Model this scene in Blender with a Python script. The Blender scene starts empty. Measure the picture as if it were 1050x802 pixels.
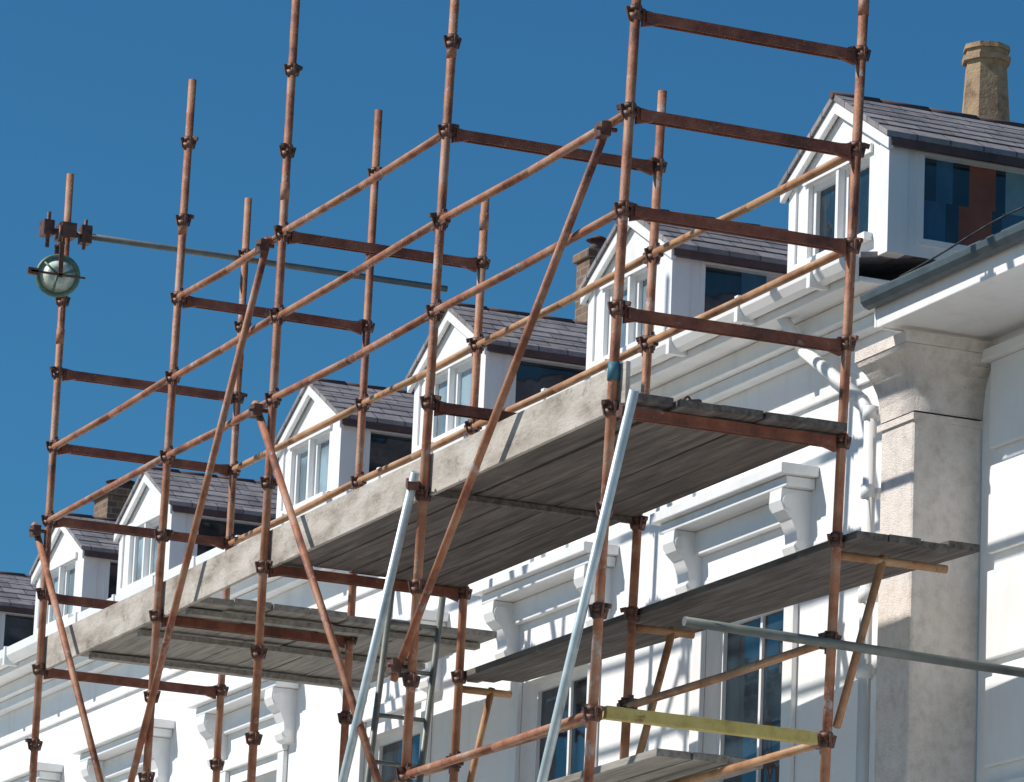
import bpy, math, random
from mathutils import Vector, Matrix
random.seed(7)
scene=bpy.context.scene

# ---------------- mesh builder ----------------
class MB:
    def __init__(s): s.v=[];s.f=[];s.sm=[];s.mi=[];s.cur=0
    def _add(s,vs,fs,smooth=False):
        b=len(s.v); s.v+= [tuple(p) for p in vs]
        for i,f in enumerate(fs):
            s.f.append(tuple(b+k for k in f)); s.sm.append(smooth if isinstance(smooth,bool) else smooth[i]); s.mi.append(s.cur)
    def box(s,x0,x1,y0,y1,z0,z1):
        vs=[(x0,y0,z0),(x1,y0,z0),(x1,y1,z0),(x0,y1,z0),(x0,y0,z1),(x1,y0,z1),(x1,y1,z1),(x0,y1,z1)]
        s._add(vs,[(0,3,2,1),(4,5,6,7),(0,1,5,4),(1,2,6,5),(2,3,7,6),(3,0,4,7)])
    def hexa(s,vs):
        s._add(vs,[(0,3,2,1),(4,5,6,7),(0,1,5,4),(1,2,6,5),(2,3,7,6),(3,0,4,7)])
    def bar(s,p0,p1,w,h,up=(0,0,1)):
        p0=Vector(p0);p1=Vector(p1);d=(p1-p0).normalized();up=Vector(up)
        sd=d.cross(up).normalized();u=sd.cross(d).normalized()
        vs=[]
        for p in (p0,p1):
            for a,b in ((-1,-1),(1,-1),(1,1),(-1,1)): vs.append(p+sd*a*w/2+u*b*h/2)
        s._add(vs,[(0,1,2,3),(7,6,5,4),(0,4,5,1),(1,5,6,2),(2,6,7,3),(3,7,4,0)])
    def tube(s,p0,p1,r,r1=None,n=12,bend=0):
        r1=r if r1 is None else r1
        p0=Vector(p0);p1=Vector(p1);d=(p1-p0).normalized()
        a=Vector((0,0,1)) if abs(d.z)<.9 else Vector((1,0,0))
        x=d.cross(a).normalized();y=d.cross(x)
        vs=[]
        for p,q in ((p0,r),(p1,r1)):
            for i in range(n):
                t=2*math.pi*i/n; vs.append(p+x*math.cos(t)*q+y*math.sin(t)*q)
        fs=[(i,(i+1)%n,n+(i+1)%n,n+i) for i in range(n)]
        sm=[True]*n+[False]*2
        fs+= [tuple(range(n-1,-1,-1)),tuple(range(n,2*n))]
        s._add(vs,fs,sm)
    def extrude(s,poly,vec):
        n=len(poly);vec=Vector(vec)
        vs=[Vector(p) for p in poly]+[Vector(p)+vec for p in poly]
        s._add(vs,[tuple(range(n-1,-1,-1)),tuple(range(n,2*n))]+[(i,(i+1)%n,n+(i+1)%n,n+i) for i in range(n)])
    def torus(s,c,axis,R,r,n=28,m=8):
        c=Vector(c);ax=Vector(axis).normalized();a=Vector((0,0,1)) if abs(ax.z)<.9 else Vector((1,0,0))
        x=ax.cross(a).normalized();y=ax.cross(x);vs=[]
        for i in range(n):
            t=2*math.pi*i/n;o=x*math.cos(t)+y*math.sin(t)
            for j in range(m):
                q=2*math.pi*j/m;vs.append(c+o*(R+r*math.cos(q))+ax*r*math.sin(q))
        s._add(vs,[(i*m+j,((i+1)%n)*m+j,((i+1)%n)*m+(j+1)%m,i*m+(j+1)%m) for i in range(n) for j in range(m)],True)
    def quad(s,a,b,c,d): s._add([a,b,c,d],[(0,1,2,3)])
    def done(s,name,mats,parent=None,bevel=0):
        me=bpy.data.meshes.new(name);me.from_pydata(s.v,[],s.f);me.update()
        if not isinstance(mats,(list,tuple)): mats=[mats]
        for m in mats: me.materials.append(m)
        me.polygons.foreach_set('use_smooth',s.sm);me.polygons.foreach_set('material_index',s.mi)
        import bmesh
        bm=bmesh.new();bm.from_mesh(me);bmesh.ops.recalc_face_normals(bm,faces=bm.faces);bm.to_mesh(me);bm.free()
        o=bpy.data.objects.new(name,me);scene.collection.objects.link(o)
        if parent: o.parent=parent
        if bevel:
            b=o.modifiers.new('bevel','BEVEL');b.width=bevel;b.segments=2;b.limit_method='ANGLE';b.angle_limit=math.radians(50)
        return o
def empty(name):
    e=bpy.data.objects.new(name,None);scene.collection.objects.link(e);e.empty_display_size=.3;return e

# ---------------- materials ----------------
def mat(name,cols,scale=4,rough=.7,stretch=(1,1,1),bump=0,bscale=60,detail=6,metal=0,pos=None,spec=.5,streak=0,patch=None):
    m=bpy.data.materials.new(name);m.use_nodes=True;nt=m.node_tree;N=nt.nodes;L=nt.links
    b=N['Principled BSDF'];b.inputs['Roughness'].default_value=rough;b.inputs['Metallic'].default_value=metal
    b.inputs['Specular IOR Level'].default_value=spec
    tc=N.new('ShaderNodeTexCoord');mp=N.new('ShaderNodeMapping');mp.inputs['Scale'].default_value=stretch
    L.new(tc.outputs['Object'],mp.inputs['Vector'])
    nz=N.new('ShaderNodeTexNoise');nz.inputs['Scale'].default_value=scale;nz.inputs['Detail'].default_value=detail;nz.inputs['Roughness'].default_value=.65
    L.new(mp.outputs[0],nz.inputs['Vector'])
    r=N.new('ShaderNodeValToRGB');L.new(nz.outputs['Fac'],r.inputs[0])
    n=len(cols);pos=pos or [.3+.4*i/(max(1,n-1)) for i in range(n)]
    while len(r.color_ramp.elements)<n: r.color_ramp.elements.new(.5)
    for i,c in enumerate(cols):
        e=r.color_ramp.elements[i];e.position=pos[i];e.color=(*c,1)
    out=r.outputs[0]
    def mixin(fac_socket,a,colr,blend='MIX'):
        mx=N.new('ShaderNodeMix');mx.data_type='RGBA';mx.blend_type=blend
        L.new(fac_socket,mx.inputs[0]);L.new(a,mx.inputs[6]);mx.inputs[7].default_value=(*colr,1);return mx.outputs[2]
    if streak:   # rain-washed grime, broken up so that it does not read as stripes
        m2=N.new('ShaderNodeMapping');m2.inputs['Scale'].default_value=(4,4,.8);L.new(tc.outputs['Object'],m2.inputs['Vector'])
        n3=N.new('ShaderNodeTexNoise');n3.inputs['Scale'].default_value=1.3;n3.inputs['Detail'].default_value=8;n3.inputs['Roughness'].default_value=.7;n3.inputs['Distortion'].default_value=.5;L.new(m2.outputs[0],n3.inputs['Vector'])
        r3=N.new('ShaderNodeMapRange');r3.inputs[1].default_value=.50;r3.inputs[2].default_value=.30;r3.inputs[3].default_value=0;r3.inputs[4].default_value=streak;L.new(n3.outputs['Fac'],r3.inputs[0])
        out=mixin(r3.outputs[0],out,(.50,.46,.40))
    if patch:
        n4=N.new('ShaderNodeTexNoise');n4.inputs['Scale'].default_value=patch[1];n4.inputs['Detail'].default_value=9;n4.inputs['Roughness'].default_value=.75;L.new(tc.outputs['Object'],n4.inputs['Vector'])
        r4=N.new('ShaderNodeMapRange');r4.inputs[1].default_value=patch[2];r4.inputs[2].default_value=patch[2]+.06;r4.inputs[4].default_value=patch[3];L.new(n4.outputs['Fac'],r4.inputs[0])
        out=mixin(r4.outputs[0],out,patch[0])
    L.new(out,b.inputs['Base Color'])
    if bump:
        n2=N.new('ShaderNodeTexNoise');n2.inputs['Scale'].default_value=bscale;n2.inputs['Detail'].default_value=4
        L.new(mp.outputs[0],n2.inputs['Vector'])
        bp=N.new('ShaderNodeBump');bp.inputs['Strength'].default_value=bump;bp.inputs['Distance'].default_value=.01
        L.new(n2.outputs['Fac'],bp.inputs['Height']);L.new(bp.outputs[0],b.inputs['Normal'])
    return m
rust=mat('rusty_tube',[(.10,.035,.022),(.29,.10,.048),(.38,.17,.09),(.42,.26,.19)],scale=4,rough=.62,bump=.35,bscale=90,pos=[.32,.44,.54,.68],patch=((.42,.38,.36),7,.57,.7))
rust_dark=mat('rusty_transom',[(.07,.026,.018),(.20,.062,.035),(.29,.12,.07)],scale=6,rough=.65,bump=.3,bscale=90,patch=((.32,.26,.23),10,.60,.6))
rust_tan=mat('tan_rusty_tube',[(.23,.085,.035),(.44,.23,.11),(.52,.35,.21)],scale=4,rough=.6,bump=.25,bscale=90,patch=((.22,.075,.035),6,.58,.8))  # lighter copy of the rust; sunlight on the inner rails is in the colour
coup=mat('coupler_steel',[(.04,.022,.018),(.12,.052,.036),(.18,.10,.072)],scale=18,rough=.55,bump=.3,metal=.2)
galv=mat('galvanised_tube',[(.38,.47,.48),(.52,.60,.62),(.64,.71,.72)],scale=9,rough=.4,metal=.3,patch=((.30,.22,.17),8,.62,.6))
galv_dk=mat('dull_grey_tube',[(.11,.13,.12),(.22,.23,.21)],scale=8,rough=.5,metal=.3,patch=((.15,.08,.05),8,.58,.7))
yellow=mat('yellow_paint_steel',[(.28,.21,.06),(.44,.35,.10),(.50,.42,.16)],scale=9,rough=.6,patch=((.20,.09,.04),12,.58,.8))
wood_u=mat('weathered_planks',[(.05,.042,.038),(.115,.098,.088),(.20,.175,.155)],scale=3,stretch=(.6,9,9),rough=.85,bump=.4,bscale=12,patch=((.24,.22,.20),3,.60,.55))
wood_s=mat('grey_planks',[(.16,.145,.125),(.28,.26,.23),(.38,.355,.32)],scale=3,stretch=(.6,9,9),rough=.85,bump=.4,bscale=12,patch=((.12,.10,.085),4,.60,.6))
toe=mat('toe_board_wood',[(.18,.15,.125),(.35,.31,.265),(.47,.425,.375),(.54,.51,.46)],scale=2.6,stretch=(1.2,3,3),rough=.85,bump=.4,bscale=20,detail=9,patch=((.19,.15,.12),9,.58,.75))
white=mat('white_painted_render',[(.80,.80,.79),(.87,.87,.86),(.89,.89,.88)],scale=1.3,rough=.75,bump=.25,bscale=40,pos=[.22,.42,.7],streak=.22)
trimw=mat('white_gloss_paint',[(.81,.81,.80),(.88,.88,.87)],scale=3,rough=.42,bump=.06,bscale=10,streak=.24,patch=((.45,.42,.37),14,.66,.45))
beige=mat('roughcast_pier',[(.62,.55,.49),(.78,.70,.64),(.84,.78,.72)],scale=14,rough=.9,bump=.8,bscale=130,streak=.3)
lead=mat('lead_gutter',[(.035,.05,.06),(.08,.11,.125)],scale=6,rough=.5)
pot=mat('stone_chimney_pot',[(.18,.11,.06),(.34,.235,.14),(.42,.31,.20)],scale=9,rough=.9,bump=.6,bscale=60,patch=((.12,.08,.05),7,.58,.6))
ridge_m=mat('ridge_tile',[(.07,.04,.038),(.13,.08,.075)],scale=8,rough=.8)
blue=mat('blue_tape',[(.03,.13,.18),(.05,.18,.24)],rough=.6)
red_refl=mat('red_curtain',[(.20,.065,.05),(.32,.11,.075)],scale=5,rough=.9)  # reddish reflection in the near side window, as flat colour
blue_pane=mat('blue_curtain',[(.03,.10,.18),(.05,.16,.26)],scale=5,rough=.9)  # painted reflection in the near side window; also colours the second dormer's pane
teal_refl=mat('teal_curtain',[(.13,.26,.30),(.20,.35,.39)],scale=5,rough=.9)  # teal part of the same painted window reflection
pale_pane=mat('pale_pane_patch',[(.40,.44,.46),(.55,.58,.6)],scale=5,rough=.9)  # pale patch in the second dormer's side window
asph=mat('asphalt',[(.05,.05,.052),(.08,.08,.082)],scale=30,rough=.9,bump=.5)
pave=mat('paving_slabs',[(.40,.39,.36),(.50,.48,.45)],scale=3,rough=.9,bump=.3)  # pavement lightened to bounce more light into the shade
pale_ground=mat('pale_bounce_ground',[(.38,.34,.27),(.48,.43,.35)],scale=1,rough=.95)  # unseen ground, made pale to throw fill light onto shaded faces
paintw=mat('road_paint',[(.6,.6,.58),(.75,.75,.73)],scale=9,rough=.8)
greenm=mat('pale_green_highlight',[(.40,.50,.40),(.72,.80,.70)],scale=20,rough=.35)  # pale wheel web: its highlights are put into the colour
greend=mat('green_cast_iron',[(.05,.10,.07),(.14,.22,.15)],scale=12,rough=.5)
cable_m=mat('black_cable',[(.02,.02,.02),(.03,.03,.03)],rough=.6)

def brick_mat():
    m=bpy.data.materials.new('brown_chimney_brick');m.use_nodes=True;nt=m.node_tree;N=nt.nodes;L=nt.links
    b=N['Principled BSDF'];b.inputs['Roughness'].default_value=.9
    tc=N.new('ShaderNodeTexCoord');sp=N.new('ShaderNodeSeparateXYZ');ad=N.new('ShaderNodeMath');cb=N.new('ShaderNodeCombineXYZ')
    L.new(tc.outputs['Object'],sp.inputs[0]);L.new(sp.outputs['X'],ad.inputs[0]);L.new(sp.outputs['Y'],ad.inputs[1]);L.new(ad.outputs[0],cb.inputs['X']);L.new(sp.outputs['Z'],cb.inputs['Y'])
    br=N.new('ShaderNodeTexBrick');L.new(cb.outputs[0],br.inputs['Vector']);br.inputs['Scale'].default_value=1
    br.inputs['Brick Width'].default_value=.12;br.inputs['Row Height'].default_value=.06;br.inputs['Mortar Size'].default_value=.006
    br.inputs['Color1'].default_value=(.22,.13,.08,1);br.inputs['Color2'].default_value=(.13,.08,.055,1);br.inputs['Mortar'].default_value=(.22,.19,.16,1)
    L.new(br.outputs[0],b.inputs['Base Color']);return m
brick=brick_mat()

def glass_mat(name,c,rough=.04):
    m=bpy.data.materials.new(name);m.use_nodes=True;nt=m.node_tree;N=nt.nodes;L=nt.links
    b=N['Principled BSDF'];b.inputs['Roughness'].default_value=rough
    nz=N.new('ShaderNodeTexNoise');nz.inputs['Scale'].default_value=2.5;nz.inputs['Detail'].default_value=3
    tc=N.new('ShaderNodeTexCoord');L.new(tc.outputs['Object'],nz.inputs['Vector'])
    r=N.new('ShaderNodeValToRGB');r.color_ramp.elements[0].position=.4;r.color_ramp.elements[1].position=.6
    r.color_ramp.elements[0].color=(*[k*.45 for k in c],1);r.color_ramp.elements[1].color=(*c,1)
    L.new(nz.outputs[0],r.inputs[0]);L.new(r.outputs[0],b.inputs['Base Color'])
    # old glass is never quite flat
    n2=N.new('ShaderNodeTexNoise');n2.inputs['Scale'].default_value=3;L.new(tc.outputs['Object'],n2.inputs['Vector'])
    bp=N.new('ShaderNodeBump');bp.inputs['Strength'].default_value=.25;bp.inputs['Distance'].default_value=.03
    L.new(n2.outputs['Fac'],bp.inputs['Height']);L.new(bp.outputs[0],b.inputs['Normal'])
    b.inputs['Specular IOR Level'].default_value=.7
    return m
glass=glass_mat('window_glass',(.028,.05,.07))
glass_l=glass_mat('sky_reflection_glass',(.28,.40,.47))  # sky reflection on the dormer fronts put into a pale blue base colour

def slate_mat():
    m=bpy.data.materials.new('slate_roof');m.use_nodes=True;nt=m.node_tree;N=nt.nodes;L=nt.links
    b=N['Principled BSDF'];b.inputs['Roughness'].default_value=.7
    tc=N.new('ShaderNodeTexCoord');sp=N.new('ShaderNodeSeparateXYZ');cb=N.new('ShaderNodeCombineXYZ')
    L.new(tc.outputs['Object'],sp.inputs[0]);L.new(sp.outputs['Y'],cb.inputs['X']);L.new(sp.outputs['X'],cb.inputs['Y'])
    br=N.new('ShaderNodeTexBrick');L.new(cb.outputs[0],br.inputs['Vector'])
    br.inputs['Scale'].default_value=1;br.inputs['Brick Width'].default_value=.2;br.inputs['Row Height'].default_value=.13
    br.inputs['Mortar Size'].default_value=.005;br.inputs['Color1'].default_value=(.19,.175,.185,1);br.inputs['Color2'].default_value=(.30,.275,.285,1);br.inputs['Mortar'].default_value=(.09,.08,.085,1)
    nz=N.new('ShaderNodeTexNoise');nz.inputs['Scale'].default_value=8;nz.inputs['Detail'].default_value=8;nz.inputs['Roughness'].default_value=.7;L.new(tc.outputs['Object'],nz.inputs['Vector'])
    mx=N.new('ShaderNodeMix');mx.data_type='RGBA';mx.blend_type='OVERLAY';mx.inputs[0].default_value=.8
    L.new(br.outputs['Color'],mx.inputs[6]);L.new(nz.outputs['Fac'],mx.inputs[7])
    n4=N.new('ShaderNodeTexNoise');n4.inputs['Scale'].default_value=5;n4.inputs['Detail'].default_value=9;n4.inputs['Roughness'].default_value=.8;L.new(tc.outputs['Object'],n4.inputs['Vector'])
    r4=N.new('ShaderNodeMapRange');r4.inputs[1].default_value=.54;r4.inputs[2].default_value=.64;r4.inputs[4].default_value=.7;L.new(n4.outputs['Fac'],r4.inputs[0])
    m5=N.new('ShaderNodeMix');m5.data_type='RGBA';L.new(r4.outputs[0],m5.inputs[0]);L.new(mx.outputs[2],m5.inputs[6]);m5.inputs[7].default_value=(.33,.30,.24,1)
    L.new(m5.outputs[2],b.inputs['Base Color'])
    bp=N.new('ShaderNodeBump');bp.inputs['Distance'].default_value=.01;bp.inputs['Strength'].default_value=.6;bp.invert=True
    L.new(br.outputs['Fac'],bp.inputs['Height']);L.new(bp.outputs[0],b.inputs['Normal'])
    return m
slate=slate_mat()

# =====================================================================
# SCAFFOLD  (modular, nodes every 0.49 m)
# =====================================================================
scaf=empty('scaffold')
XS=[0.05,-2.26,-4.60,-6.35,-8.58]
YI=1.24
def lv(k): return 5.37+.4875*k
R=.0242
LO=[.058,.047,.010,.022,-.008];LI=[.054,.052,.028,.014,0]
def px(i,z,y=0):
    l=LO[i]+(LI[i]-LO[i])*min(1,max(0,y/YI))
    return XS[i]+(max(z,4.6)-7.8)*l   # the upper lifts stand slightly out of plumb
std=MB();cp=MB()
tops_o=[9.45,10.2,10.7,10.16,10.13]; tops_i=[9.3,9.20,9.20,10.17,10.15]
for i,x in enumerate(XS):
    for y,top in ((0,tops_o[i]),(YI,tops_i[i])):
        std.tube((px(i,0,y),y,.02),(px(i,0,y),y,4.6),R,n=14)
        std.tube((px(i,4.6,y),y,4.6),(px(i,top,y),y,top),R,n=14)
        zj=8.98+.2*((i*3)%2)
        if zj<top-.15: std.tube((px(i,zj,y),y,zj),(px(i,zj+.1,y),y,zj+.1),R+.003,n=14)
        xb=px(i,0,y);cp.box(xb-.075,xb+.075,y-.075,y+.075,.006,.018)
        for k in range(-10,10):
            z=lv(k)
            if z>top-.08: continue
            xx=px(i,z,y)
            cp.tube((xx,y,z-.035),(xx,y,z-.005),R+.006,R+.016,n=12)
            cp.tube((xx,y,z+.012),(xx,y,z+.04),R+.014,R+.006,n=12)
            for q in range(4):
                t=q*math.pi/2
                cp.bar((xx+math.cos(t)*.03,y+math.sin(t)*.03,z-.03),(xx+math.cos(t)*.044,y+math.sin(t)*.044,z+.03),.018,.012,up=(math.cos(t+1.57),math.sin(t+1.57),0))
            t=random.uniform(0,6.28)
            cp.bar((xx+math.cos(t)*.03,y+math.sin(t)*.03,z+.03),(xx+math.cos(t)*.065,y+math.sin(t)*.065,z+.022),.02,.022)
std.done('standards',rust,scaf)
def endlug(M,p,d):
    p=Vector(p);d=Vector(d).normalized()
    M.bar(p+d*.03,p+d*.10,.030,.058)
    M.bar(p+d*.045+Vector((0,0,-.06)),p+d*.05+Vector((0,0,.055)),.014,.022,up=(1,0,0) if abs(d.y)>.5 else (0,1,0))
lo=MB();li=MB();lt=MB()
def ledger(M,i,j,y,k,r=.0215):
    for a in range(i,j):
        z=lv(k);xa=px(a,z,y);xb=px(a+1,z,y)
        s=random.uniform(-.008,.008);ym=y+random.uniform(-.004,.004);zm=z-random.uniform(.0,.012);xm=(xa+xb)/2
        M.tube((xa-.03,y,z+s),(xm,ym,zm),r,n=12);M.tube((xm,ym,zm),(xb+.03,y,z-s),r,n=12)
        endlug(cp,(xa,y,z),(-1,0,0));endlug(cp,(xb,y,z),(1,0,0))
ledger(lo,0,4,0,6);ledger(lo,0,4,0,5);ledger(lo,1,3,0,7)
ledger(lo,0,1,0,0)
ledger(li,0,4,YI,6);ledger(li,0,4,YI,5)
ledger(lt,0,4,YI,1);ledger(lt,0,2,YI,0)
for k in (-4,-8): ledger(lo,0,4,0,k);ledger(lo,0,4,YI,k)
lo.done('outer_ledgers',rust,scaf);li.done('inner_guard_rails',rust_tan,scaf);lt.done('lower_ledgers',rust_tan,scaf)
tr=MB()
def transom(M,i,k,y1=YI):
    z=lv(k)+random.uniform(-.01,.01);xa=px(i,z,0);xb=px(i,z,y1)
    M.bar((xa,.05,z+.012),(xb,y1-.05,z+.012),.052,.012)
    M.bar((xa-.02,.05,z-.012),(xb-.02,y1-.05,z-.012),.008,.046)
    M.bar((xa+.02,.05,z-.012),(xb+.02,y1-.05,z-.012),.008,.046)
    for y,sg,xx in ((.0,1,xa),(y1,-1,xb)):
        M.extrude([(xx-.012,y+sg*.035,z+.03),(xx-.012,y+sg*.13,z+.018),(xx-.012,y+sg*.13,z-.03),(xx-.012,y+sg*.035,z-.055)],(.024,0,0))
for i,ks in enumerate([(7,6,5,4,3),(7,4),(7,3),(7,3),(7,6,5,4,3)]):
    for k in ks: transom(tr,i,k)
for i in range(5):
    for k in (-4,-8): transom(tr,i,k)
tr.done('transoms',rust_dark,scaf)
bb=MB();bb.bar((px(1,6.83),.04,6.845),(px(1,6.83,YI),YI-.04,6.845),.04,.028);bb.done('board_bearer',wood_u,scaf)
yl=MB();yl.bar((px(0,5.37),.06,5.385),(px(0,5.37,YI),YI-.06,5.375),.05,.062);yl.done('yellow_transom',yellow,scaf,bevel=.006)
cp.done('couplers',coup,scaf)
br=MB()
def brace(M,x0,z0,x1,z1,y=-.055,r=.0215,e=0):
    d=Vector((x1-x0,0,z1-z0)).normalized()
    a=Vector((x0,y,z0))-d*.06;b=Vector((x1,y,z1))+d*(.06+e)
    M.tube(a,b,r,n=12)
brace(br,-.08,8.22,-2.40,5.93,e=.02)
brace(br,-4.70,8.72,-6.66,5.60)
brace(br,-4.70,7.76,-2.50,5.24)
brace(br,-8.66,7.75,-6.70,5.50)
br.done('diagonal_braces',rust,scaf)
bc=MB()
for x,z in ((-.05,8.22),(-2.40,5.93),(-4.70,8.72),(-4.66,7.74),(-8.60,7.73)):
    bc.bar((x,-.08,z-.035),(x,-.08,z+.035),.09,.05,up=(0,1,0));bc.tube((x+.03,-.13,z),(x+.03,-.02,z),.012,n=8)
bc.done('brace_clamps',coup,scaf)
gv=MB()
brace(gv,.38,6.78,-1.25,3.56,y=-.075,r=.0242)
brace(gv,-2.27,6.88,-3.82,3.95,y=-.075,r=.0242)
gv.done('galvanised_props',galv,scaf)
gc=MB()
for x,z in ((.33,6.76),(-2.28,6.88)): gc.bar((x-.07,-.05,z+.02),(x+.03,-.08,z-.02),.06,.045)
gc.bar((.08,-.0,6.79),(.34,-.06,6.75),.03,.03)
gc.done('prop_clamps',coup,scaf)
st=MB()
for i,yo in ((0,1.52),(1,1.50),(2,1.46)):
    x=px(i,6,YI)-.02
    st.tube((x,yo,6.31),(x,1.285,5.44),.021,n=10)
    st.tube((x,YI,6.285),(x,yo+.35 if i==0 else yo+.12,6.285),.021,n=10)
st.done('bracket_struts',rust_tan,scaf)
gt=MB();gt.tube((.0,.42,5.85),(.0,2.50,5.80),.0242,n=12);gt.tube((-8.64,-.10,9.74),(-8.64,2.72,9.755),.0215,n=12)
gt.done('tie_tubes',galv_dk,scaf)
dk=MB()
def deck(M,x0,x1,y0,y1,z,n,jit=.05,th=.038):
    w=(y1-y0)/n
    for i in range(n):
        a=y0+i*w+.004;b=y0+(i+1)*w-.004;zz=z+random.uniform(-.006,.006)
        xm=x0+(x1-x0)*.5+random.uniform(-.1,.1)
        e0=x0+random.uniform(-jit,jit);e1=x1+random.uniform(-jit,jit)
        t1=random.uniform(-.008,.008);t2=random.uniform(-.008,.008)
        M.hexa([(xm+.004,a,zz),(e0,a,zz+t1),(e0,b,zz+t1),(xm+.004,b,zz),(xm+.004,a,zz+th),(e0,a,zz+th+t1),(e0,b,zz+th+t1),(xm+.004,b,zz+th)])
        M.hexa([(e1,a,zz+t2),(xm-.004,a,zz+.004),(xm-.004,b,zz+.004),(e1,b,zz+t2),(e1,a,zz+th+t2),(xm-.004,a,zz+th+.004),(xm-.004,b,zz+th+.004),(e1,b,zz+th+t2)])
deck(dk,.12,-4.62,.06,1.22,6.868,5)
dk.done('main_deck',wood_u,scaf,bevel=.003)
d2=MB();deck(d2,-5.85,-7.95,.06,1.98,6.868-.02,8,jit=.03)
for x in (-6.05,-6.9,-7.8): d2.box(x-.04,x+.04,.08,1.95,6.80,6.832)
d2.done('far_deck',wood_s,scaf)
tb=MB()
for a,b in ((.08,-2.3),(-2.306,-4.66),(-4.665,-6.5),(-6.505,-8.6)):
    dz=random.uniform(-.008,.008)
    tb.hexa([(b,.030,6.835+dz),(a,.030,6.835-dz),(a,.055,6.835-dz),(b,.055,6.835+dz),(b,.030,7.055+dz),(a,.030,7.055-dz),(a,.055,7.055-dz),(b,.055,7.055+dz)])
tb.done('toe_boards',toe,scaf,bevel=.004)
ld=MB()
for i in range(4):
    ya=1.27+i*.180;yb=1.27+i*.075
    x0=.12+random.uniform(-.06,.06);x1=-4.7+random.uniform(-.08,.08)
    w0=.174;w1=.178 if i==3 else .075
    z=6.34+.002*i+random.uniform(-.003,.003)+ (.02 if i==3 else 0)
    ld.hexa([(x1,yb,z+.01),(x0,ya,z),(x0,ya+w0,z),(x1,yb+w1-.004,z+.01),(x1,yb,z+.048),(x0,ya,z+.038),(x0,ya+w0,z+.038),(x1,yb+w1-.004,z+.048)])
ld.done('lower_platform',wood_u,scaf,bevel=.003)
l3=MB();deck(l3,-1.3,-4.4,.9,1.5,5.415,3);l3.done('bottom_platform',wood_s,scaf)
bt=MB();bt.tube((px(0,6.97),0,6.97),(px(0,7.06),0,7.06),R+.005,n=14);bt.done('blue_tape_wrap',blue,scaf)
# a loose rope end left on the boards
lc=MB()
pr=None
for i in range(20):
    u=i/19;q=(.04-.1*u,.36+.14*u,6.915+.022*math.sin(u*7)+.02*u)
    if pr: lc.tube(pr,q,.006,n=6)
    pr=q
lc.tube((.02,.40,6.915),(-.02,.47,6.935),.014,n=8)
lc.done('rope_end',coup,scaf)

lad=empty('access_ladder')
lm=MB()
def lp(y,z): return (-4.9+(z-6.8)*.06,y-(6.8-z)*.06,z)
for y in (.90,1.22): lm.tube(lp(y,3.6),lp(y,7.0),.02,n=10)
z=3.7
while z<6.95:
    lm.tube(lp(.90,z),lp(1.22,z),.013,n=8);z+=.27
lm.done('stiles_and_rungs',galv_dk,lad)

gw=empty('pulley_wheel')
cx,cy,cz=-8.54,-.06,9.42;AX=Vector((1,-.35,0)).normalized()
g=MB();g.torus((cx,cy,cz),AX,.130,.017)
for q in range(3):
    t=q*2.094+.3;o=Vector((.33,.94,0))*math.cos(t)+Vector((0,0,1))*math.sin(t)
    g.tube(Vector((cx,cy,cz))+AX*.03,Vector((cx,cy,cz))+AX*.016+o*.12,.009,n=8)
g.done('rim_and_spokes',greend,gw)
g=MB();c0=Vector((cx,cy,cz))
for a0,r0,a1,r1 in ((-.03,.05,-.012,.117),(-.012,.117,.012,.117),(.012,.117,.03,.05)):
    g.tube(c0+AX*a0,c0+AX*a1,r0,r1,n=28)
g.done('dished_web',greenm,gw)
g=MB()
for s in (-1,1):
    g.bar((cx+.05*s,cy,cz-.02),(cx+.05*s,cy,cz+.2),.012,.03,up=(0,1,0))
g.box(cx-.056,cx+.056,cy-.018,cy+.018,cz+.2,cz+.215);g.tube((cx,cy,cz+.21),(cx,cy,cz+.34),.012,n=8)
g.tube((cx-.06,cy,cz),(cx+.06,cy,cz),.014,n=8)
g.box(cx+.045,cx+.06,cy-.2,cy+.17,cz-.012,cz-.0);g.box(cx+.03,cx+.06,cy-.22,cy-.15,cz-.03,cz+.015)
g.box(-8.69,-8.58,-.16,-.09,9.70,9.80);g.box(-8.70,-8.54,-.05,.05,9.69,9.79);g.box(-8.66,-8.58,.10,.17,9.68,9.80)
g.tube((-8.62,-.12,9.62),(-8.62,-.12,9.86),.014,n=8);g.tube((-8.62,.13,9.64),(-8.60,.13,9.84),.012,n=8)
g.done('fork_and_clamps',coup,gw)

# =====================================================================
# WHITE TERRACE
# =====================================================================
house=empty('white_terrace_house')
WY=2.25;XE=-1.24;XF=-34
def wall(M,x0,x1,z0,z1,y,ops,depth=.14):
    xs=sorted({x0,x1,*[o[0] for o in ops],*[o[1] for o in ops]});zs=sorted({z0,z1,*[o[2] for o in ops],*[o[3] for o in ops]})
    for i in range(len(xs)-1):
        for j in range(len(zs)-1):
            cx_=(xs[i]+xs[i+1])/2;cz_=(zs[j]+zs[j+1])/2
            if any(o[0]<cx_<o[1] and o[2]<cz_<o[3] for o in ops): continue
            M.quad((xs[i],y,zs[j]),(xs[i+1],y,zs[j]),(xs[i+1],y,zs[j+1]),(xs[i],y,zs[j+1]))
    for a,b,c,d in ops:
        M.quad((a,y,c),(a,y+depth,c),(a,y+depth,d),(a,y,d));M.quad((b,y,c),(b,y,d),(b,y+depth,d),(b,y+depth,c))
        M.quad((a,y,c),(b,y,c),(b,y+depth,c),(a,y+depth,c));M.quad((a,y,d),(a,y+depth,d),(b,y+depth,d),(b,y,d))
ctr=[-3.0-2.52*k for k in range(12)]
ops=[(c-.5,c+.5,4.9,6.62) for c in ctr]+[(c-.55,c+.55,1.0,3.3) for c in ctr]
w=MB();wall(w,XF,XE,0,8.05,WY,ops)
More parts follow.
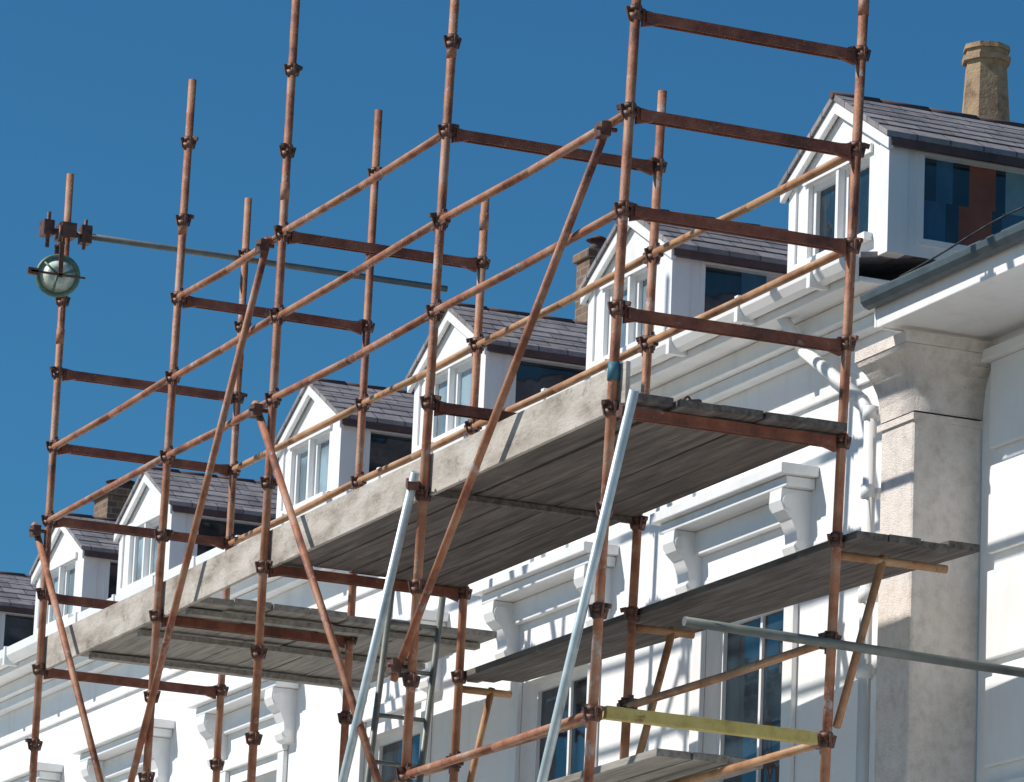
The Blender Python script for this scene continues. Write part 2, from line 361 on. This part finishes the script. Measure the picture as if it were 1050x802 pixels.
w.quad((XE,WY,0),(XE,9,0),(XE,9,8.3),(XE,WY,8.05));w.quad((XF,WY,0),(XF,9,0),(XF,9,8.05),(XF,WY,8.05));w.quad((XF,9,0),(XE,9,0),(XE,9,8.05),(XF,9,8.05))
w.done('walls',white,house)
t=MB()
t.box(XF,XE,1.935,1.965,8.02,8.17)
t.box(XF,XE,1.967,WY-.003,8.03,8.06)
t.box(XF,XE,2.10,WY-.003,7.93,8.028);t.box(XF,XE,2.16,WY-.004,7.86,7.928)
t.box(XF,XE,2.225,WY-.002,7.60,7.64);t.box(XF,XE,2.20,WY-.002,4.1,4.28)
t.done('eaves_cornice',trimw,house,bevel=.006)
g=MB()
prof=[(1.83,8.175),(1.835,8.11),(1.86,8.07),(1.90,8.055),(1.932,8.07),(1.932,8.175)]
g.extrude([(XF,a,b) for a,b in prof],(XE-XF+.02,0,0))
x=XE-.3
while x>XF:
    g.box(x-.02,x+.02,1.82,1.934,8.04,8.186);x-=.85
g.done('gutter',trimw,house)
h=MB();c2=MB()
for c in ctr:
    h.box(c-.82,c+.82,2.02,WY-.002,7.19,7.25);h.box(c-.78,c+.78,2.07,WY-.003,7.13,7.188)
    h.box(c-.70,c+.70,2.20,WY-.003,6.99,7.128)
    for s in (-1,1):
        xc=c+s*.66
        pts=[(WY,7.127),(2.07,7.127),(2.065,7.06),(2.085,7.01),(2.13,6.97),(2.165,6.90),(2.17,6.85),(2.15,6.82),(2.165,6.78),(2.20,6.765),(WY,6.76)]
        c2.extrude([(xc-.07,a,b) for a,b in pts],(.14,0,0))
        c2.tube((xc-.085,2.115,7.055),(xc+.085,2.115,7.055),.042,n=14)
        c2.tube((xc-.08,2.19,6.825),(xc+.08,2.19,6.825),.03,n=12)
    h.box(c-.62,c-.502,2.215,WY-.002,4.9,6.72);h.box(c+.502,c+.62,2.215,WY-.002,4.9,6.72);h.box(c-.62,c+.62,2.212,WY-.003,6.722,6.80)
    h.box(c-.66,c+.66,2.12,WY-.002,4.80,4.895)
h.done('window_hoods',trimw,house,bevel=.006);c2.done('console_brackets',trimw,house)
wf=MB();wg=MB()
def sash(F,G,x0,x1,z0,z1,y,nx=2,nz=2,fr=.05):
    F.box(x0,x0+fr,y,y+.05,z0,z1);F.box(x1-fr,x1,y,y+.05,z0,z1);F.box(x0+fr,x1-fr,y+.001,y+.049,z0,z0+fr);F.box(x0+fr,x1-fr,y+.001,y+.049,z1-fr,z1)
    for i in range(1,nx):
        xx=x0+(x1-x0)*i/nx;F.box(xx-.013,xx+.013,y+.008,y+.04,z0+fr,z1-fr)
    for j in range(1,nz):
        zz=z0+(z1-z0)*j/nz;F.box(x0+fr,x1-fr,y+.004,y+.044,zz-.018,zz+.018)
    G.quad((x0+.01,y+.025,z0+.01),(x1-.01,y+.025,z0+.01),(x1-.01,y+.025,z1-.01),(x0+.01,y+.025,z1-.01))
for a,b,c,d in ops: sash(wf,wg,a,b,c,d,WY+.08,1 if d<4 else 2,2)
wf.done('window_frames',trimw,house);wg.done('window_panes',glass,house)
r=MB();r.hexa([(XF,1.97,8.16),(XE,1.97,8.16),(XE,6.5,8.90),(XF,6.5,8.90),(XF,1.97,8.19),(XE,1.97,8.19),(XE,6.5,8.93),(XF,6.5,8.93)])
r.hexa([(XF,6.502,8.90),(XE,6.502,8.90),(XE,9.2,8.05),(XF,9.2,8.05),(XF,6.502,8.93),(XE,6.502,8.93),(XE,9.2,8.09),(XF,9.2,8.09)])
r.done('main_roof',slate,house)
# dormers
DC=[-1.70,-4.30,-6.96,-9.36,-12.66,-14.62,-17.2]
HW=.56;DY=2.08;ZB=8.18;ZE=8.83;ZA=9.15;DB=5.6
dw=MB();dr=MB();dg=MB();dgl=MB();de=MB();di=MB()
patches={'red':MB(),'blue':MB(),'teal':MB(),'pale':MB()}
for n,c in enumerate(DC):
    x0,x1=c-HW,c+HW
    fo=(c-.37,c+.33,8.33,8.77)
    wall(dw,x0,x1,ZB,ZE,DY,[fo],.08)
    dw.extrude([(x0,DY,ZE+.001),(x1,DY,ZE+.001),(c,DY,ZA-.01)],(0,.06,0))
    for a,b in ((fo[0],c-.03),(c+.0,fo[1])): sash(dw,dgl if n else dg,a+.002,b-.002,fo[2],fo[3],DY+.03,1,1,.035)
    dw.box(c-.03,c+.0,DY-.012,DY+.05,fo[2],fo[3])
    dw.box(fo[0]-.05,fo[1]+.05,DY-.05,DY-.002,fo[2]-.045,fo[2]-.002)
    dw.box(fo[0]-.04,fo[1]+.04,DY-.018,DY-.002,fo[3]+.002,fo[3]+.05)
    dw.box(x1-.09,x1+.012,DY-.014,DY+.10,ZB,ZE-.002);dw.box(x0-.012,x0+.07,DY-.014,DY+.06,ZB,ZE-.002)
    so=(DY+.20,DY+1.25,8.28 if n==0 else 8.31,8.74)
    ys=[DY+.06,so[0],so[1],DB];zs=[ZB,so[2],so[3],ZE]
    for i in range(3):
        for j in range(3):
            if i==1 and j==1: continue
            dw.quad((x1,ys[i],zs[j]),(x1,ys[i+1],zs[j]),(x1,ys[i+1],zs[j+1]),(x1,ys[i],zs[j+1]))
    dw.quad((x0,DY,ZB),(x0,DB,ZB),(x0,DB,ZE),(x0,DY,ZE));dw.quad((x0,DB,ZB),(x1,DB,ZB),(x1,DB,ZE),(x0,DB,ZE))
    dw.box(x1-.05,x1+.014,so[0],so[1],so[2]-.035,so[2]);dw.box(x1-.05,x1+.014,so[0],so[1],so[3],so[3]+.03)
    dw.box(x1-.05,x1+.010,so[0]-.03,so[0],so[2]-.03,so[3]+.03);dw.box(x1-.05,x1+.010,so[1],so[1]+.03,so[2]-.03,so[3]+.03)
    if n: dw.box(x1-.04,x1-.004,(so[0]+so[1])/2-.02,(so[0]+so[1])/2+.02,so[2],so[3])
    xg=x1-.045;zt_=so[3]+.02;zb_=so[2]-.02;zm_=(zt_+zb_)/2
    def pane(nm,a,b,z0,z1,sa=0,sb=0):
        M=di if nm=='dark' else patches[nm]
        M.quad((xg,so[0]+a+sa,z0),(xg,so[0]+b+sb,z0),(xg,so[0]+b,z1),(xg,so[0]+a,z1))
    if n==0:  # colour and dark quads stand in for reflections in this side window
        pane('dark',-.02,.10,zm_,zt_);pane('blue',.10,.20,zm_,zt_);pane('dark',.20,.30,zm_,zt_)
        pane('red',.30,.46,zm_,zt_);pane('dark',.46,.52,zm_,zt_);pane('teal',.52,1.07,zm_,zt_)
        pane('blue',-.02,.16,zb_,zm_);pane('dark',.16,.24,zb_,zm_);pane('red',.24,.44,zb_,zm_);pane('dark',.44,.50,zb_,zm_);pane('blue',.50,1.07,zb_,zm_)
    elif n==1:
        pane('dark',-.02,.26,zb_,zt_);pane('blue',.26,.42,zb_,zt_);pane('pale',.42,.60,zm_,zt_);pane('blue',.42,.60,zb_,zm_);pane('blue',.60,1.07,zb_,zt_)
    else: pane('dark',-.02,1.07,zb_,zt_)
    ov=.07;rise=(ZA-ZE)/HW
    for s in (-1,1):
        xa,za=c,ZA+.0;xb=c+s*(HW+ov);zb=ZE-ov*rise
        dr.hexa([(xa,DY-.06,za),(xb,DY-.06,zb),(xb,DB,zb),(xa,DB,za),(xa,DY-.06,za+.035),(xb,DY-.06,zb+.03),(xb,DB,zb+.03),(xa,DB,za+.035)])
        dw.hexa([(xa,DY-.045,za-.075),(xb-s*.01,DY-.045,zb-.065),(xb-s*.01,DY-.016,zb-.065),(xa,DY-.016,za-.075),(xa,DY-.045,za-.003),(xb-s*.01,DY-.045,zb-.003),(xb-s*.01,DY-.016,zb-.003),(xa,DY-.016,za-.003)])
        de.box(min(xb,xb-s*.03),max(xb,xb-s*.03),DY-.03,DB,zb-.045,zb-.003)
    yy=DY-.07
    while yy<DB:
        de.tube((c,yy,ZA+.027+random.uniform(-.003,.003)),(c,min(yy+.29,DB),ZA+.03),.022,n=10);yy+=.30
    for q in range(1,6):
        u=q/6;xq=c+(HW+ov)*u;zq=ZA+.034-(ZA-ZE+ov*rise)*u
        dr.box(xq-.003,xq+.003,DY-.055,DB,zq-.006,zq+.003)
dw.done('dormer_walls',trimw,house);dr.done('dormer_roofs',slate,house);dg.done('dormer_panes',glass,house);dgl.done('dormer_sky_tint_panes',glass_l,house)
de.done('dormer_eaves_and_ridges',ridge_m,house);di.done('dormer_dark_side_panes',glass,house)  # dark side panes, with the dark parts of the painted reflection
for k,m in (('red',red_refl),('blue',blue_pane),('teal',teal_refl),('pale',pale_pane)): patches[k].done(k+'_curtain',m,house)  # flat colour patches in the side windows; the near ones are painted reflections
p=MB();yp=2.10;XD=-1.33
def pipe(a,b): p.tube(a,b,.034,n=12)
pipe((-2.15,1.98,8.04),(-2.12,yp,7.86));pipe((-2.12,yp,7.86),(-1.38,yp-.02,7.43));pipe((-1.38,yp-.02,7.43),(XD,yp,7.34));pipe((XD,yp,7.34),(XD,yp,.1))
for z in (7.32,6.9,6.35,5.95,4.6,3,1.5): p.tube((XD,yp,z),(XD,yp,z+.07),.043,n=12);p.box(XD-.06,XD+.06,yp+.02,WY-.001,z+.02,z+.05)
p.done('downpipe',trimw,house)

# =====================================================================
# ADJOINING HOUSE (projecting eaves and roughcast pier)
# =====================================================================
h2=empty('adjoining_white_house')
XP0,XP1=-1.235,-.87;PY0,PY1=2.11,2.51
m=MB();m.box(XP0,XP1,PY0,PY1,0,7.28);m.done('pier',beige,h2,bevel=.02)
m=MB()
cv=[(.0,7.282),(.006,7.36),(.02,7.43),(.045,7.49),(.08,7.54),(.115,7.575),(.125,7.60)]
for (a,z0),(b,z1) in zip(cv[:-1],cv[1:]):
    m._add([(XP0-a*.4,PY0-a,z0),(XP1+a,PY0-a,z0),(XP1+a,PY1,z0),(XP0-a*.4,PY1,z0),(XP0-b*.4,PY0-b,z1),(XP1+b,PY0-b,z1),(XP1+b,PY1,z1),(XP0-b*.4,PY1,z1)],[(0,1,5,4),(1,2,6,5),(2,3,7,6),(3,0,4,7)],True)
m.box(XP0-.06,XP1+.13,PY0-.13,PY1,7.602,7.66)
m.box(XP0-.012,XP1+.012,PY0-.012,PY1,7.235,7.27)
m.done('pier_capital',beige,h2)
HY=2.51
m=MB();ops2=[(0.1,1.1,4.9,6.7),(2.4,3.4,4.9,6.7),(0.1,1.2,1,3.3),(2.4,3.5,0.1,3.0)]
wall(m,XP1,7,0,7.76,HY,ops2);m.quad((7,HY,0),(7,9,0),(7,9,7.76),(7,HY,7.76))
m.done('walls',white,h2)
m=MB()
for z in (7.10,6.55,6.0,5.45,4.9): m.box(-.74,-.05,HY-.035,HY-.002,z,z+.46)
m.box(-.78,1.3,HY-.08,HY-.002,7.56,7.62)
m.done('quoin_blocks',trimw,h2,bevel=.008)
m=MB();f2=MB()
for a,b,c,d in ops2: sash(m,f2,a,b,c,d,HY+.08,2,2)
m.done('window_frames',trimw,h2);f2.done('window_panes',glass,h2)
m=MB();m.box(XP1+.01,7,1.90,HY-.003,7.69,7.715);m.box(XP1+.01,7,1.872,1.898,7.68,7.80);m.box(XP1-.018,XP1+.008,1.872,3.2,7.685,7.80)
m.done('soffit_and_fascia',trimw,h2,bevel=.004)
m=MB();prof=[(1.785,7.845),(1.79,7.81),(1.81,7.785),(1.84,7.775),(1.869,7.79),(1.869,7.845)]
m.extrude([(XP1-.02,a,b) for a,b in prof],(8,0,0))
m.hexa([(XP1-.06,1.83,7.85),(7,1.83,7.85),(7,5,9.36),(XP1-.06,5,9.36),(XP1-.06,1.83,7.875),(7,1.83,7.875),(7,5,9.39),(XP1-.06,5,9.39)])
m.done('lead_roof_and_gutter',lead,h2,bevel=.005)
m=MB()
pr=None
for i in range(13):
    u=i/12;q=(-.95+u*1.6,2.05+.35*u,8.0+.22*u+.05*math.sin(u*3.1)-.01*math.sin(u*9));
    if pr: m.tube(pr,q,.005,n=6)
    pr=q
m.done('overhead_cable',cable_m,h2)

# chimneys
def chimney_pot(name,x,y,zb,zt,r,mt):
    e=empty(name);m=MB();n=8
    m.box(x-r*1.9,x+r*1.9,y-r*1.9,y+r*1.9,8.6,zb-.06);m.box(x-r*2.15,x+r*2.15,y-r*2.15,y+r*2.15,zb-.058,zb)
    m.done('stack',brick,e,bevel=.01);m=MB()
    h=zt-zb
    m.tube((x,y,zb+.001),(x,y,zb+h*.1),r*1.12,n=n);m.tube((x,y,zb+h*.101),(x,y,zb+h*.84),r*1.05,r*.84,n=n)
    m.tube((x,y,zb+h*.841),(x,y,zb+h*.89),r*1.0,r*1.02,n=n);m.tube((x,y,zb+h*.891),(x,y,zb+h*.95),r*.88,n=n);m.tube((x,y,zb+h*.951),(x,y,zt),r*.98,r*.94,n=n)
    m.sm=[False]*len(m.sm)
    m.done('pot',mt,e);return e
chimney_pot('chimney',-5.34,5.0,10.25,10.94,.160,pot)
def brick_chimney(name,x,y,zt,w):
    e=empty(name);m=MB()
    m.box(x-w,x+w,y-w,y+w,8.5,zt-.2);m.box(x-w*1.2,x+w*1.2,y-w*1.2,y+w*1.2,zt-.198,zt-.13);m.done('stack',brick,e,bevel=.01)
    m=MB();m.tube((x,y,zt-.13),(x,y,zt-.03),w*.6,w*.5,n=10);m.tube((x,y,zt-.03),(x,y,zt+.01),w*.8,w*.2,n=10);m.done('cowl',ridge_m,e)
brick_chimney('chimney',-11.2,5.0,11.06,.12)
brick_chimney('chimney',-21.9,5.0,11.18,.20)

# =====================================================================
# GROUND, ROAD, PAVEMENT
# =====================================================================
g=MB();g.quad((-1500,-1500,-.13),(1500,-1500,-.13),(1500,1500,-.13),(-1500,1500,-.13));g.done('ground',pale_ground)
g=MB();g.quad((-300,-12,-.124),(300,-12,-.124),(300,-4.0,-.124),(-300,-4.0,-.124));g.done('road',asph)
g=MB();g.box(-300,300,-3.85,2.24,-.125,.0);g.done('pavement',pave)
g=MB();g.box(-300,300,-3.99,-3.852,-.123,.006);g.done('kerb',pave)
g=MB()
for k in range(-40,40): g.quad((k*5,-8.05,-.120),(k*5+2,-8.05,-.120),(k*5+2,-7.95,-.120),(k*5,-7.95,-.120))
g.done('road_markings',paintw)

# ---------------- light ----------------
S=Vector((-.26,-.68,.68)).normalized()
el=math.asin(S.z);rot=math.atan2(S.x,S.y)
w=bpy.data.worlds.new('World');scene.world=w;w.use_nodes=True;N=w.node_tree.nodes;L=w.node_tree.links
bg=N['Background'];sky=N.new('ShaderNodeTexSky');sky.sky_type='NISHITA';sky.sun_disc=False;sky.sun_elevation=el;sky.sun_rotation=rot
sky.air_density=1.0;sky.dust_density=0.0;sky.ozone_density=5.0;sky.altitude=200
tint=N.new('ShaderNodeMix');tint.data_type='RGBA';tint.blend_type='MULTIPLY';tint.inputs[0].default_value=1
tint.inputs[7].default_value=(.33,.78,.92,1)
L.new(sky.outputs[0],tint.inputs[6]);L.new(tint.outputs[2],bg.inputs[0]);bg.inputs[1].default_value=.088
sl=bpy.data.lights.new('sun','SUN');sl.energy=5.0;sl.angle=math.radians(.7);sl.color=(1,.95,.88)
so_=bpy.data.objects.new('sun',sl);so_.rotation_euler=(-S).to_track_quat('-Z','Y').to_euler();so_.location=(0,-20,30);scene.collection.objects.link(so_)

# ---------------- camera ----------------
cd=bpy.data.cameras.new('camera');cam=bpy.data.objects.new('camera',cd);scene.collection.objects.link(cam)
cam.matrix_world=Matrix(((.4074,.1975,.8916,20.03),(.9125,-.1312,-.3873,-9.23),(.0405,.9714,-.2337,1.6),(0,0,0,1)))
cd.sensor_width=36;cd.lens=36*4870/1050;cd.clip_end=5000
scene.camera=cam
scene.view_settings.view_transform='Standard';scene.view_settings.look='None';scene.view_settings.exposure=0
